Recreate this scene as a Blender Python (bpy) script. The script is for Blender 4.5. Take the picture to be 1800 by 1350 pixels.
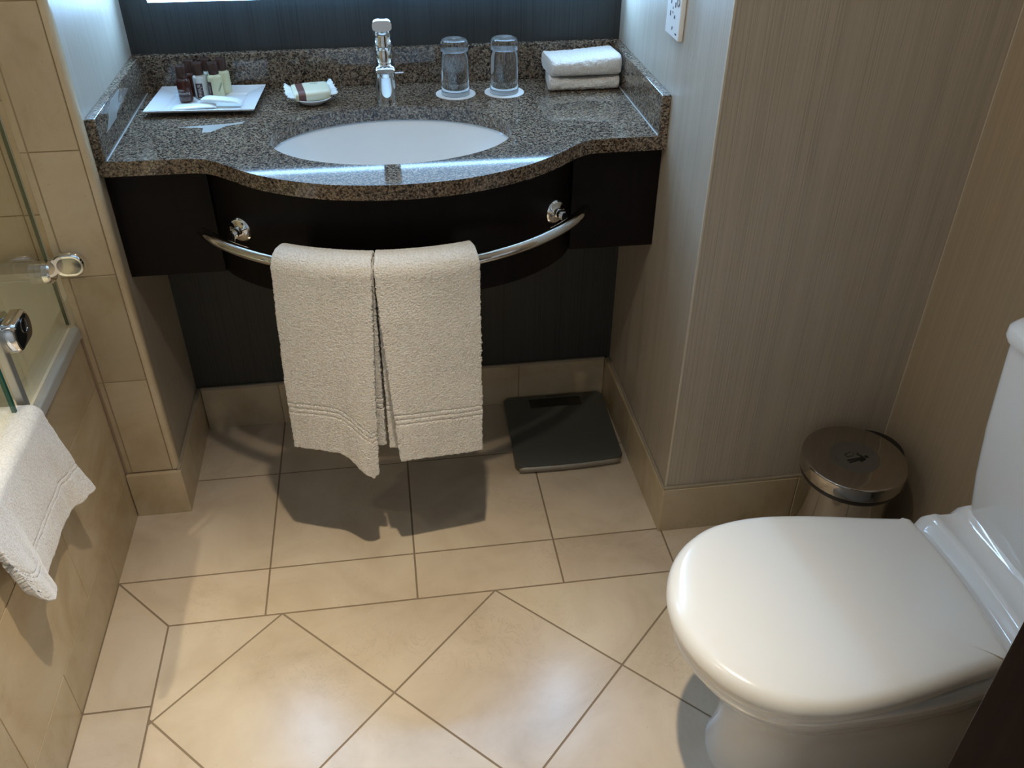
import bpy, bmesh, math, random
from mathutils import Vector, Matrix, noise
R_=random.Random(7)
for o in list(bpy.data.objects): bpy.data.objects.remove(o)
SC=bpy.context.scene; COL=SC.collection
PI=math.pi; V=Vector
# ------------------------------------------------------------ camera
cam=bpy.data.cameras.new('camera'); co=bpy.data.objects.new('camera',cam); COL.objects.link(co)
cam.sensor_width=36; cam.lens=1544.36/1800*36; cam.clip_start=.02
M=Matrix(((0.9894187,0.08028955,-0.12084792),(-0.14498925,0.57793544,-0.80309946),(0.00536181,0.81212328,0.58346125)))
# local z axis of the fit looks backward already
co.matrix_world=Matrix.Translation((0.55475,-2.01198,1.52412))@M.to_4x4()
SC.camera=co
# ------------------------------------------------------------ world, exposure
W=bpy.data.worlds.new('world'); SC.world=W; W.use_nodes=True
W.node_tree.nodes['Background'].inputs[0].default_value=(.75,.8,.9,1)
W.node_tree.nodes['Background'].inputs[1].default_value=.05
vs=SC.view_settings; vs.view_transform='Standard'; vs.look='None'; vs.gamma=1; vs.use_curve_mapping=False; vs.exposure=0.0
# ------------------------------------------------------------ ceiling lamps' light
WARM=(1.0,.83,.60)
def spot(name,loc,power,color=WARM,ang=150,blend=.6,rad=.022,aim=None):
    l=bpy.data.lights.new(name,'SPOT'); l.energy=power; l.color=color; l.spot_size=math.radians(ang); l.spot_blend=blend; l.shadow_soft_size=rad
    o=bpy.data.objects.new(name,l); o.location=loc; COL.objects.link(o)
    if aim: o.rotation_euler=(V(aim)-V(loc)).to_track_quat('-Z','Y').to_euler()
    return o
LAMP_MAIN=(.63,-1.11,2.33); LAMP_BATH=(-.53,-1.32,2.33)
spot('ceiling_lamp_light',LAMP_MAIN,127,ang=57,blend=1,aim=(.38,-1.22,0))
spot('ceiling_lamp_spill',LAMP_MAIN,16,ang=165,blend=.5)
spot('bath_lamp_light',LAMP_BATH,140,ang=51,blend=.6,aim=(-.44,-1.26,0))
spot('bath_lamp_spill',LAMP_BATH,11,ang=165,blend=.5)
MIRROR_LIGHT=66.0       # emission of the lit edge of the mirror
COOL=(.33,.62,1.0)
# ------------------------------------------------------------ fitted room sizes
T=.33; X1=.2152; R1=-.226; R2=-.556; R3=-.6927; DL=-.328; DR=-.5556; H=.130
XP=-.1176; XB=.0121; XR=1.1373; XRR=1.6575; ZC=.8795; ZB=.8495; YB=.1503; CEIL=2.36; YBACK=-2.75; XBATH=-.86
# ------------------------------------------------------------ helpers
def tag(o,label=None,cat=None,group=None,kind=None):
    if label: o['label']=label
    if cat: o['category']=cat
    if group: o['group']=group
    if kind: o['kind']=kind
    return o
def thing(name,loc,label,cat,group=None,rz=0):
    o=bpy.data.objects.new(name,None); o.location=loc; o.rotation_euler=(0,0,rz); o.empty_display_size=.02
    COL.objects.link(o); tag(o,label,cat,group); return o
def link(name,bm,mats,parent=None,smooth=True,bevel=0,seg=2,sub=0,solid=0,label=None,angle=35):
    """world-space bmesh -> one mesh object, relative to its parent"""
    me=bpy.data.meshes.new(name)
    if not isinstance(mats,(list,tuple)): mats=[mats]
    bmesh.ops.recalc_face_normals(bm,faces=bm.faces) if solid==0 else None
    off=V((0,0,0)); o=bpy.data.objects.new(name,me)
    if parent is not None:
        mw=Matrix.Identity(4); p=parent
        while p is not None:
            mw=Matrix.Translation(p.location)@p.rotation_euler.to_matrix().to_4x4()@mw; p=p.parent
        bm.transform(mw.inverted()); o.parent=parent
    bm.to_mesh(me); bm.free()
    for m in mats: me.materials.append(m)
    COL.objects.link(o)
    if solid:
        s=o.modifiers.new('s','SOLIDIFY'); s.thickness=solid; s.offset=0
    if bevel:
        b=o.modifiers.new('b','BEVEL'); b.width=bevel; b.segments=seg; b.limit_method='ANGLE'; b.angle_limit=math.radians(angle); b.use_clamp_overlap=True
    if sub:
        s=o.modifiers.new('u','SUBSURF'); s.levels=sub; s.render_levels=sub
    if smooth:
        for p in me.polygons: p.use_smooth=True
        if bevel==0 and sub==0:
            # sharp by angle
            b2=bmesh.new(); b2.from_mesh(me)
            for e in b2.edges:
                if len(e.link_faces)==2 and e.calc_face_angle(0)>math.radians(40): e.smooth=False
            b2.to_mesh(me); b2.free()
        elif bevel:
            w=o.modifiers.new('w','WEIGHTED_NORMAL'); w.keep_sharp=True
    if label: o['label']=label
    return o
def struct(name,bm,mats,**k):
    o=link(name,bm,mats,**k); o['kind']='structure'; return o
def box(bm,lo,hi,mi=0,skip=()):
    x0,y0,z0=lo;x1,y1,z1=hi
    v=[bm.verts.new(p) for p in ((x0,y0,z0),(x1,y0,z0),(x1,y1,z0),(x0,y1,z0),(x0,y0,z1),(x1,y0,z1),(x1,y1,z1),(x0,y1,z1))]
    for n,f in dict(b=(3,2,1,0),t=(4,5,6,7),f=(0,1,5,4),k=(2,3,7,6),r=(1,2,6,5),l=(3,0,4,7)).items():
        if n in skip: continue
        fc=bm.faces.new([v[i] for i in f]); fc.material_index=mi
    return v
def prism(bm,pts,z0,z1,mi=0):
    a=[bm.verts.new((p[0],p[1],z0)) for p in pts]; b=[bm.verts.new((p[0],p[1],z1)) for p in pts]
    n=len(pts)
    bm.faces.new(b).material_index=mi; bm.faces.new(a[::-1]).material_index=mi
    for i in range(n): bm.faces.new((a[i],a[(i+1)%n],b[(i+1)%n],b[i])).material_index=mi
def lathe(bm,prof,c=(0,0,0),n=48,mi=0,axis='z',cap=False):
    """prof: list of (r,z)"""
    rings=[]
    for r,z in prof:
        ring=[]
        if r<1e-6: ring=[bm.verts.new((0,0,z))]*1
        else: ring=[bm.verts.new((r*math.cos(2*PI*i/n),r*math.sin(2*PI*i/n),z)) for i in range(n)]
        rings.append(ring)
    vs_=[v for r in rings for v in r]
    for a,b in zip(rings,rings[1:]):
        for i in range(n):
            j=(i+1)%n
            q=[a[i%len(a)],a[j%len(a)],b[j%len(b)],b[i%len(b)]]
            u=[]
            for w in q:
                if w not in u: u.append(w)
            if len(u)>2: bm.faces.new(u).material_index=mi
    if axis=='y': m=Matrix.Rotation(PI/2,4,'X')
    elif axis=='x': m=Matrix.Rotation(PI/2,4,'Y')
    elif isinstance(axis,Matrix): m=axis
    else: m=Matrix.Identity(4)
    bmesh.ops.transform(bm,matrix=Matrix.Translation(c)@m,verts=vs_)
    return vs_
def loft(bm,rings,mi=0,closed=True,cap0=False,cap1=False):
    rs=[[bm.verts.new(p) for p in r] for r in rings]
    for a,b in zip(rs,rs[1:]):
        n=len(a)
        for i in range(n if closed else n-1):
            j=(i+1)%n; bm.faces.new((a[i],a[j],b[j],b[i])).material_index=mi
    if cap0: bm.faces.new(rs[0][::-1]).material_index=mi
    if cap1: bm.faces.new(rs[-1]).material_index=mi
    return rs
def tube(bm,pts,r,n=16,mi=0,cap=True):
    pts=[V(p) for p in pts]; rings=[]
    up=V((0,0,1))
    for i,p in enumerate(pts):
        t=(pts[min(i+1,len(pts)-1)]-pts[max(i-1,0)]).normalized()
        if abs(t.dot(up))>.97: up=V((0,1,0))
        a=t.cross(up).normalized(); b=a.cross(t).normalized(); rr=r[i] if isinstance(r,(list,tuple)) else r
        rings.append([p+(a*math.cos(2*PI*k/n)+b*math.sin(2*PI*k/n))*rr for k in range(n)])
    loft(bm,rings,mi,cap0=cap,cap1=cap)
def NB(): return bmesh.new()
def spline(P,n):
    """catmull-rom through 2-D/3-D points"""
    P=[V(p).to_3d() if len(p)==2 else V(p) for p in P]; out=[]
    Q=[P[0]*2-P[1]]+P+[P[-1]*2-P[-2]]
    for i in range(1,len(Q)-2):
        p0,p1,p2,p3=Q[i-1:i+3]
        for k in range(n):
            t=k/n; out.append(.5*((2*p1)+(p2-p0)*t+(2*p0-5*p1+4*p2-p3)*t*t+(3*p1-p0-3*p2+p3)*t**3))
    out.append(P[-1]); return out
def text_mesh(s,size,mat,place,name,parent,ext=.0002,fit=None,fn=None,spacing=1.0):
    cu=bpy.data.curves.new('t','FONT'); cu.body=s; cu.size=size; cu.extrude=ext; cu.align_x='CENTER'; cu.align_y='CENTER'; cu.space_character=spacing
    t=bpy.data.objects.new('t',cu); COL.objects.link(t); dg=bpy.context.evaluated_depsgraph_get(); dg.update()
    me=bpy.data.meshes.new_from_object(t.evaluated_get(dg)); bm=NB(); bm.from_mesh(me)
    bpy.data.objects.remove(t); bpy.data.meshes.remove(me)
    if fn:
        for v in bm.verts: v.co=fn(v.co)
    bm.transform(place)
    return link(name,bm,mat,parent,smooth=False)
# ------------------------------------------------------------ materials
def mat(name,color=(.8,.8,.8),rough=.5,metal=0,**k):
    m=bpy.data.materials.new(name); m.use_nodes=True; b=m.node_tree.nodes['Principled BSDF']
    b.inputs['Base Color'].default_value=(*color,1); b.inputs['Roughness'].default_value=rough; b.inputs['Metallic'].default_value=metal
    for a,v in k.items(): b.inputs[a.replace('_',' ')].default_value=v
    return m
class NT:
    def __init__(s,m): s.t=m.node_tree; s.b=s.t.nodes['Principled BSDF']
    def n(s,ty,**k):
        x=s.t.nodes.new('ShaderNode'+ty)
        for a,v in k.items():
            if a.startswith('_'): setattr(x,a[1:],v)
            else:
                key=a.replace('__',' ')
                x.inputs[int(key[1:]) if key[0]=='i' and key[1:].isdigit() else key].default_value=v
        return x
    def l(s,a,b): s.t.links.new(a,b)
    def pos(s,scale=(1,1,1)):
        g=s.n('NewGeometry'); m=s.n('Mapping'); m.inputs['Scale'].default_value=scale; s.l(g.outputs['Position'],m.inputs['Vector']); return m.outputs[0]
    def ramp(s,fac,stops,interp='LINEAR'):
        r=s.n('ValToRGB'); e=r.color_ramp.elements; r.color_ramp.interpolation=interp
        e[0].position,e[0].color=stops[0][0],(*stops[0][1],1); e[1].position,e[1].color=stops[-1][0],(*stops[-1][1],1)
        for p,c in stops[1:-1]: q=e.new(p); q.color=(*c,1)
        s.l(fac,r.inputs[0]); return r.outputs[0]
    def mix(s,fac,a,b,mode='MIX'):
        x=s.n('Mix',_data_type='RGBA',_blend_type=mode)
        for sock,v in ((x.inputs[0],fac),(x.inputs[6],a),(x.inputs[7],b)):
            if isinstance(v,bpy.types.NodeSocket): s.l(v,sock)
            elif isinstance(v,tuple): sock.default_value=(*v,1)
            else: sock.default_value=v
        return x.outputs[2]
    def bump(s,h,strength=.3,dist=.001):
        b=s.n('Bump'); b.inputs['Strength'].default_value=strength; b.inputs['Distance'].default_value=dist; s.l(h,b.inputs['Height']); s.l(b.outputs[0],s.b.inputs['Normal'])
def m_tile(name,c0,c1,c2,rough=.22):
    m=mat(name,c0,rough); t=NT(m); p=t.pos()
    n1=t.n('TexNoise',Scale=4.5,Detail=5,Roughness=.6,Distortion=.6); t.l(p,n1.inputs['Vector'])
    base=t.ramp(n1.outputs[0],[(.3,c1),(.5,c0),(.72,c2)])
    at=t.n('Attribute',_attribute_name='tone'); base=t.mix(1.0,base,at.outputs['Color'],'MULTIPLY')
    n2=t.n('TexNoise',Scale=9,Detail=8,Roughness=.65,Distortion=2.2); t.l(p,n2.inputs['Vector'])
    vein=t.ramp(n2.outputs[0],[(.485,(0,0,0)),(.5,(1,1,1)),(.515,(0,0,0))])
    n3=t.n('TexNoise',Scale=3.1,Detail=2); t.l(p,n3.inputs['Vector'])
    msk=t.ramp(n3.outputs[0],[(.52,(0,0,0)),(.66,(.34,.34,.34))])
    vm=t.mix(1.0,vein,msk,'MULTIPLY')
    sp=t.n('TexNoise',Scale=160,Detail=2); t.l(p,sp.inputs['Vector'])
    spk=t.ramp(sp.outputs[0],[(.70,(0,0,0)),(.76,(.35,.35,.35))])
    c=t.mix(vm,base,tuple(x*.6 for x in c1)); c=t.mix(spk,c,tuple(x*.5 for x in c1))
    t.l(c,t.b.inputs['Base Color']); t.bump(n2.outputs[0],.05,.001); return m
TILE=m_tile('floor_tile',(.62,.53,.415),(.52,.43,.32),(.69,.61,.49))
WTILE=m_tile('wall_tile',(.59,.49,.335),(.47,.365,.225),(.66,.57,.42),.2)
GROUT=mat('grout',(.23,.175,.12),.9)
GROUT_W=mat('wall_grout',(.34,.26,.175),.9)
def m_paper(name,c,c2,scale=330,rough=.5,bs=.5):
    m=mat(name,c,rough); t=NT(m); g=t.n('NewGeometry'); s=t.n('SeparateXYZ'); t.l(g.outputs['Position'],s.inputs[0])
    a=t.n('Math',_operation='ADD'); t.l(s.outputs[0],a.inputs[0]); t.l(s.outputs[1],a.inputs[1])
    n=t.n('TexNoise',_noise_dimensions='1D',Scale=scale,Detail=2,Roughness=.5); t.l(a.outputs[0],n.inputs['W'])
    n2=t.n('TexNoise',_noise_dimensions='1D',Scale=34,Detail=3); t.l(a.outputs[0],n2.inputs['W'])
    mm=t.n('Mapping'); mm.inputs['Scale'].default_value=(260,260,9); t.l(g.outputs['Position'],mm.inputs[0])
    n3=t.n('TexNoise',Scale=1,Detail=3); t.l(mm.outputs[0],n3.inputs['Vector'])
    f=t.mix(.35,n.outputs[0],n3.outputs[0]); f=t.mix(.25,f,n2.outputs[0])
    t.l(t.ramp(f,[(.36,c2),(.5,c),(.66,tuple(min(1,x*1.12) for x in c))]),t.b.inputs['Base Color']); t.bump(f,bs,.0012); return m
PAPER=m_paper('ribbed_beige_wallpaper',(.46,.41,.34),(.37,.33,.27),380,.42)
PAPER_S=m_paper('smooth_beige_wallpaper',(.37,.305,.225),(.35,.288,.213),250,.42,.05)
DARKP=m_paper('dark_ribbed_wallpaper',(.030,.034,.034),(.018,.020,.020),250,.55)
def m_granite():
    m=mat('brown_granite',(.2,.15,.12),.06); t=NT(m); p=t.pos()
    v=t.n('TexVoronoi',Scale=330); t.l(p,v.inputs['Vector'])
    s=t.n('SeparateColor'); t.l(v.outputs['Color'],s.inputs[0])
    c=t.ramp(s.outputs[0],[(0,(.03,.025,.024)),(.15,(.08,.06,.05)),(.32,(.17,.135,.105)),(.55,(.27,.22,.17)),(.78,(.34,.295,.24)),(.92,(.27,.18,.12)),(1,(.44,.39,.33))],'CONSTANT')
    n=t.n('TexNoise',Scale=240,Detail=4,Roughness=.7); t.l(p,n.inputs['Vector'])
    k=t.ramp(n.outputs[0],[(.38,(.38,.35,.33)),(.5,(.84,.82,.79)),(.62,(1.08,1.02,.92))])
    c=t.mix(1.0,c,k,'MULTIPLY')
    n2=t.n('TexNoise',Scale=7,Detail=3); t.l(p,n2.inputs['Vector'])
    k2=t.ramp(n2.outputs[0],[(.35,(.85,.85,.85)),(.65,(1.1,1.1,1.1))])
    t.l(t.mix(1.0,c,k2,'MULTIPLY'),t.b.inputs['Base Color']); return m
GRANITE=m_granite()
def m_wood(name,c,c2,rough=.35):
    m=mat(name,c,rough); t=NT(m); p=t.pos((1,1,.12))
    n=t.n('TexNoise',Scale=60,Detail=6,Roughness=.6,Distortion=.4); t.l(p,n.inputs['Vector'])
    t.l(t.ramp(n.outputs[0],[(.35,c2),(.6,c)]),t.b.inputs['Base Color']); return m
WENGE=m_wood('dark_veneer',(.006,.004,.0042),(.004,.003,.003),.42); WENGE.node_tree.nodes['Principled BSDF'].inputs['Specular IOR Level'].default_value=.15
DOORW=m_wood('dark_door_wood',(.040,.020,.012),(.028,.014,.009),.5); DOORW.node_tree.nodes['Principled BSDF'].inputs['Specular IOR Level'].default_value=.2
CHROME=mat('chrome',(.86,.87,.88),.05,1)
STEEL=mat('polished_steel',(.44,.41,.375),.06,1)
ALU=mat('satin_aluminium',(.55,.56,.56),.34,1)
CERAM=mat('white_ceramic',(.86,.87,.87),.06,0,Coat_Weight=.4)
SEATM=mat('white_seat_plastic',(.84,.82,.77),.18)
ACRYL=mat('cream_acrylic',(.66,.645,.55),.2)
WHITEP=mat('white_plastic',(.82,.83,.83),.3)
PORC=mat('white_porcelain',(.80,.83,.86),.12)
BLACKP=mat('black_plastic',(.012,.012,.013),.4)
WPAINT=mat('white_ceiling_paint',(.80,.78,.74),.8)
SEAL=mat('white_sealant',(.70,.69,.64),.5)
SEALD=mat('aged_brown_sealant',(.30,.22,.15),.6)
PAPERW=mat('white_paper',(.86,.88,.88),.6)
def m_terry(name,c,bs=.9):
    m=mat(name,c,.95,0,Sheen_Weight=.8,Sheen_Roughness=.5); t=NT(m); p=t.pos()
    n=t.n('TexNoise',Scale=300,Detail=2,Roughness=.6); t.l(p,n.inputs['Vector'])
    t.l(t.ramp(n.outputs[0],[(.32,tuple(x*.78 for x in c)),(.58,c)]),t.b.inputs['Base Color']); t.bump(n.outputs[0],bs,.004); return m
TERRY=m_terry('white_terry_cloth',(.89,.865,.825))
def m_thin_glass(name,tint,refl=1.0):
    m=bpy.data.materials.new(name); m.use_nodes=True; nt=m.node_tree; nt.nodes.remove(nt.nodes['Principled BSDF'])
    out=nt.nodes['Material Output']; tr=nt.nodes.new('ShaderNodeBsdfTransparent'); tr.inputs[0].default_value=(*tint,1)
    gl=nt.nodes.new('ShaderNodeBsdfGlossy'); gl.inputs['Roughness'].default_value=.01
    lw=nt.nodes.new('ShaderNodeLayerWeight'); pw=nt.nodes.new('ShaderNodeMath'); pw.operation='POWER'; pw.inputs[1].default_value=5
    nt.links.new(lw.outputs['Facing'],pw.inputs[0]); fr=nt.nodes.new('ShaderNodeMath'); fr.operation='MULTIPLY_ADD'; fr.inputs[1].default_value=.9; fr.inputs[2].default_value=.04; nt.links.new(pw.outputs[0],fr.inputs[0])
    mx=nt.nodes.new('ShaderNodeMixShader'); nt.links.new(fr.outputs[0],mx.inputs[0]); nt.links.new(tr.outputs[0],mx.inputs[1]); nt.links.new(gl.outputs[0],mx.inputs[2]); nt.links.new(mx.outputs[0],out.inputs[0]); return m
SCREEN=m_thin_glass('shower_glass',(.925,.945,.92))
EDGE=mat('green_glass_edge',(.012,.10,.075),.15)
TUMBLER=mat('clear_glass',(1,1,1),.0,0,Transmission_Weight=1.0,IOR=1.45)
def m_emit(name,c,s):
    m=mat(name,(.9,.9,.9),.4); b=m.node_tree.nodes['Principled BSDF']; b.inputs['Emission Color'].default_value=(*c,1); b.inputs['Emission Strength'].default_value=s; return m
# ------------------------------------------------------------ tiles
def tone_fill(bm,vary=.05,seed=1):
    """a slightly different tone per loose tile"""
    lay=bm.loops.layers.color.new('tone'); r=random.Random(seed); seen=set()
    for f in bm.faces:
        if f.index in seen and f.index>=0: pass
    bm.faces.ensure_lookup_table(); done=[False]*len(bm.faces); bm.faces.index_update()
    for f in bm.faces:
        if done[f.index]: continue
        st=[f]; done[f.index]=True; k=1-r.random()*vary; kk=(k,k*(1-r.random()*.006),k*(1-r.random()*.012),1)
        while st:
            g=st.pop()
            for lp in g.loops: lp[lay]=kk
            for e in g.edges:
                for h in e.link_faces:
                    if not done[h.index]: done[h.index]=True; st.append(h)
def clip(poly,a,b,c):
    """keep a*x+b*y<=c"""
    out=[]; n=len(poly)
    for i in range(n):
        p,q=poly[i],poly[(i+1)%n]; dp=a*p[0]+b*p[1]-c; dq=a*q[0]+b*q[1]-c
        if dp<=0: out.append(p)
        if dp*dq<0: t=dp/(dp-dq); out.append((p[0]+(q[0]-p[0])*t,p[1]+(q[1]-p[1])*t))
    return out
def inset(poly,d):
    n=len(poly); ar=sum(poly[i][0]*poly[(i+1)%n][1]-poly[(i+1)%n][0]*poly[i][1] for i in range(n))
    if abs(ar)<2e-4: return []
    if ar<0: poly=poly[::-1]
    out=poly
    for i in range(n):
        p,q=poly[i],poly[(i+1)%n]; dx,dy=q[0]-p[0],q[1]-p[1]; L=math.hypot(dx,dy)
        if L<1e-6: continue
        a,b=dy/L,-dx/L; out=clip(out,a,b,a*p[0]+b*p[1]-d)
        if len(out)<3: return []
    return out
fl=NB(); gw=.0021
def ftile(poly):
    p=inset(poly,gw)
    # drop duplicates
    q=[]
    for a in p:
        if not q or math.hypot(a[0]-q[-1][0],a[1]-q[-1][1])>1e-4: q.append(a)
    if len(q)>2 and math.hypot(q[0][0]-q[-1][0],q[0][1]-q[-1][1])<1e-4: q.pop()
    if len(q)>2: prism(fl,q,-.008,0)
def frect(x0,y0,x1,y1): ftile([(x0,y0),(x1,y0),(x1,y1),(x0,y1)])
cols=[-.12,X1,X1+T,X1+2*T,X1+3*T]
for a,b in zip(cols,cols[1:]):
    a2=max(a,0.0) if a<0 else a
    frect(max(a,-.0),R1,min(b,1.14),.0); frect(a,R2,min(b,1.14),R1)
bc=[X1,X1+T,X1+2*T,1.139,1.475,XRR]
for a,b in zip(bc,bc[1:]): frect(a,R3,b,R2)
ftile([(XP,R2),(XB,R3),(X1,R3),(X1,R2)])
ys=[R3,-.890,-1.222,-1.554,-1.886,-2.218,-2.55,YBACK]
ftile([(XP,R2),(XP,-.890),(XB,-.890),(XB,R3)])
for a,b in zip(ys[1:],ys[2:]): frect(XP,b,XB,a)
S2=T*2**.5; hx=S2/2; cx0,cy0=.2516,R3
for i in range(-4,10):
    for j in range(-1,10):
        for par in (0,1):
            cx=cx0+i*S2+par*hx; cy=cy0-j*S2-par*hx
            # squares on their corner; vertices of the grid lie on R3
            poly=[(cx,cy+hx),(cx-hx,cy),(cx,cy-hx),(cx+hx,cy)]
            poly=[(p[0],p[1]-hx) for p in poly]
            for c in ((-1,0,-XB),(1,0,XRR),(0,1,R3),(0,-1,-YBACK)):
                if poly: poly=clip(poly,*c)
            if len(poly)>2: ftile(poly)
tone_fill(fl,.045,3)
n0=len(fl.faces)
box(fl,(XP-.02,YBACK,-.06),(XRR+.02,.02,-.0012),1)
struct('floor',fl,[TILE,GROUT],smooth=False)
# ------------------------------------------------------------ walls
def slab(name,lo,hi,m): b=NB(); box(b,lo,hi); return struct(name,b,m,smooth=False)
slab('ceiling',(XBATH-.1,YBACK-.1,CEIL),(XRR+.1,YB+.1,CEIL+.05),WPAINT)
slab('wall_back',(-.002,YB,0),(XR+.05,YB+.06,CEIL),DARKP)
slab('wall_back_boxing',(.0,0,0),(XR,YB,.62),DARKP)
slab('wall_right',(XRR,YBACK,0),(XRR+.06,DR+.01,CEIL),PAPER_S)
slab('wall_front',(XBATH-.1,YBACK-.06,0),(XRR+.1,YBACK,CEIL),WPAINT)
# pier to the right of the vanity: alcove side + front
b=NB(); box(b,(XR,DR,0),(XRR+.06,YB+.06,CEIL)); struct('wall_alcove_right',b,PAPER,smooth=False)
b=NB()   # corner bead on the pier and in the corner
box(b,(XR-.0012,DR-.0012,.13),(XR+.004,DR+.004,CEIL)); struct('trim_1',b,mat('pale_corner_bead',(.58,.53,.44),.5),smooth=False,bevel=.001)
b=NB(); box(b,(XRR-.003,DR-.003,.13),(XRR,DR,CEIL)); struct('trim_2',b,mat('pale_corner_joint',(.52,.46,.37),.5),smooth=False)
b=NB(); prof=[(.0,.0),(.008,.0),(.012,.003)]
# ledge of sealant on the skirting tiles
def tiled(name,mats,boxes,base,bevel=.0008,seed=1,kind=True,vary=.08):
    bm=NB()
    for lo,hi in boxes: box(bm,lo,hi,0)
    tone_fill(bm,vary,seed)
    for lo,hi in base: box(bm,lo,hi,1)
    o=struct(name,bm,mats,smooth=False,bevel=bevel,seg=1); return o
g=.0012
def row(axis,a0,a1,joints,c0,c1,z0,z1):
    """row of tiles along an axis; c0..c1 is the thickness range on the other axis"""
    js=[a0]+[j for j in sorted(joints) if a0<j<a1]+[a1]; out=[]
    for a,b in zip(js,js[1:]):
        if axis=='x': out.append(((a+g,c0,z0),(b-g,c1,z1)))
        else: out.append(((c0,a+g,z0),(c1,b-g,z1)))
    return out
tiled('baseboard_back',[WTILE,GROUT_W],row('x',.0105,XR-.0155,[X1,X1+2*T,X1+T],-.010,0,0,H),[((.012,-.0085,0),(XR-.017,0,H-.001))],seed=2)
tiled('baseboard_left',[WTILE,GROUT_W],row('y',DL-.0100,0,[R1],0,.0100,0,H),[((0,DL-.0085,0),(.0085,-.001,H-.001))],seed=3)
bmr=NB()
# right alcove skirting is a touch out of square, as fitted
for a,bb in ((DR-.010,R1-.05),(R1-.05,0)):
    def xf(y): return 1.1216+(1.1303-1.1216)*(y/-.566)
    lo=[(xf(a+g),a+g),(XR,a+g),(XR,bb-g),(xf(bb-g),bb-g)]; prism(bmr,lo,0,H)
tone_fill(bmr,.06,5); prism(bmr,[(xf(-.56)+.0015,-.560),(XR,-.560),(XR,-.001),(xf(0)+.0015,-.001)],0,H-.001,1)
struct('baseboard_right',bmr,[WTILE,GROUT_W],smooth=False,bevel=.0008,seg=1)
tiled('baseboard_pier',[WTILE,GROUT_W],row('x',XR-.006,XRR,[1.462],DR-.010,DR,0,H),[((XR-.004,DR-.0085,0),(XRR,DR,H-.001))],seed=6)
b=NB()
box(b,(.0105,-.0095,H-.0005),(XR-.016,0,H+.006)); box(b,(0,DL-.004,H-.0005),(.0095,0,H+.004)); box(b,(xf(-.5)+.002,DR-.004,H-.0005),(XR,0,H+.005)); box(b,(XR-.004,DR-.0075,H-.0005),(XRR,DR,H+.007))
struct('trim_3',b,SEALD if False else mat('beige_sealant_bead',(.36,.31,.24),.5),smooth=False,bevel=.003,seg=2)
# partition wall between bath and vanity
b=NB(); box(b,(XP+.006,DL+.008,0),(0,YB+.06,CEIL))
for f in b.faces: f.material_index=0
struct('wall_left',b,PAPER,smooth=False)
XN=-.0100; XT=-.102; zr=[H+k*.2625 for k in range(9)]; bx=[]
for z0,z1 in zip(zr,zr[1:]):
    z1=min(z1,CEIL); bx.append(((XT+g,DL,z0+g),(XN-g,DL+.009,z1-g)))
    bx.append(((XP,DL+.001,z0+.0005),(XT-g,DL+.009,z1-.0005)))
bx+=[((XP+.002,DL-.010,0),(.0095,DL,H-g))]
tiled('wall_left_tiling',[WTILE,GROUT_W],bx,[((XP+.001,DL+.0012,0),(XN,DL+.009,CEIL))],seed=8)
b=NB(); pr=[(XN+g,DL+.010),(XN+g,DL)]+[(XN+.004+.0115*math.sin(t),DL+.0115-.0115*math.cos(t)) for t in [PI/2*i/8 for i in range(9)]]+[(XN+.0155,DL+.018),(0,DL+.018)]
prism(b,pr,H+.001,CEIL); tone_fill(b,.0,1); struct('trim_4',b,WTILE,smooth=True)
b=NB(); box(b,(XP-.0035,DL-.0015,0),(XP+.005,DL+.006,.51)); struct('trim_5',b,SEALD,smooth=False,bevel=.002)
# bath recess walls
bx=[]; xs=[XBATH,-.61,-.28,XP+.006]
for z0,z1 in zip(zr,zr[1:]):
    for a,c in zip(xs,xs[1:]): bx.append(((a+g,-.006,z0+g),(c-g,.006,z1-g)))
tiled('wall_bath_end',[WTILE,GROUT_W],bx,[((XBATH,-.004,0),(XP+.006,.05,CEIL))],seed=11)
bx=[]; yy=[0-.33*k for k in range(9)]+[YBACK]
for z0,z1 in zip(zr,zr[1:]):
    for a,c in zip(yy,yy[1:]): bx.append(((XBATH-.006,c+g,z0+g),(XBATH+.004,a-g,z1-g)))
tiled('wall_bath_side',[WTILE,GROUT_W],bx,[((XBATH-.05,YBACK,0),(XBATH+.0025,.05,CEIL))],seed=12)
tiled('wall_left_bath_face',[WTILE,GROUT_W],[((XP,DL+.01+g,z0+g),(XP+.008,-.008,z1-g)) for z0,z1 in zip(zr,zr[1:])],[((XP+.001,DL+.01,0),(XP+.006,-.008,CEIL))],seed=13)
# tiled bath panel
bx=[]
bx+=row('y',-2.74,DL-.002,[-.553-.3360*k for k in range(8)],XP-.014,XP,0,.1225)
bx+=row('y',-2.74,DL-.002,[-.702-.3865*k for k in range(7)],XP-.014,XP,.1245,.3875)
bx+=row('y',-2.74,DL-.002,[-.905-.3865*k for k in range(7)],XP-.014,XP,.3895,.513)
tiled('wall_bath_panel',[WTILE,GROUT_W],bx,[((XP-.03,-2.74,0),(XP-.0012,DL-.002,.512))],seed=14)
# ------------------------------------------------------------ bathtub
tb=thing('bathtub',(-.49,-.95,0),'white bathtub behind the tiled panel and the glass screen','bathtub')
b=NB(); x0,x1,y0,y1=XBATH+.006,XP+.003,-1.75,-.009
def rr(xa,xb,ya,yb,r,z,n=8):
    o=[]
    for (cx,cy,s) in ((xb-r,yb-r,0),(xa+r,yb-r,1),(xa+r,ya+r,2),(xb-r,ya+r,3)):
        for k in range(n+1):
            t=(s+k/n)*PI/2; o.append((cx+r*math.cos(t),cy+r*math.sin(t),z))
    return o
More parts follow.
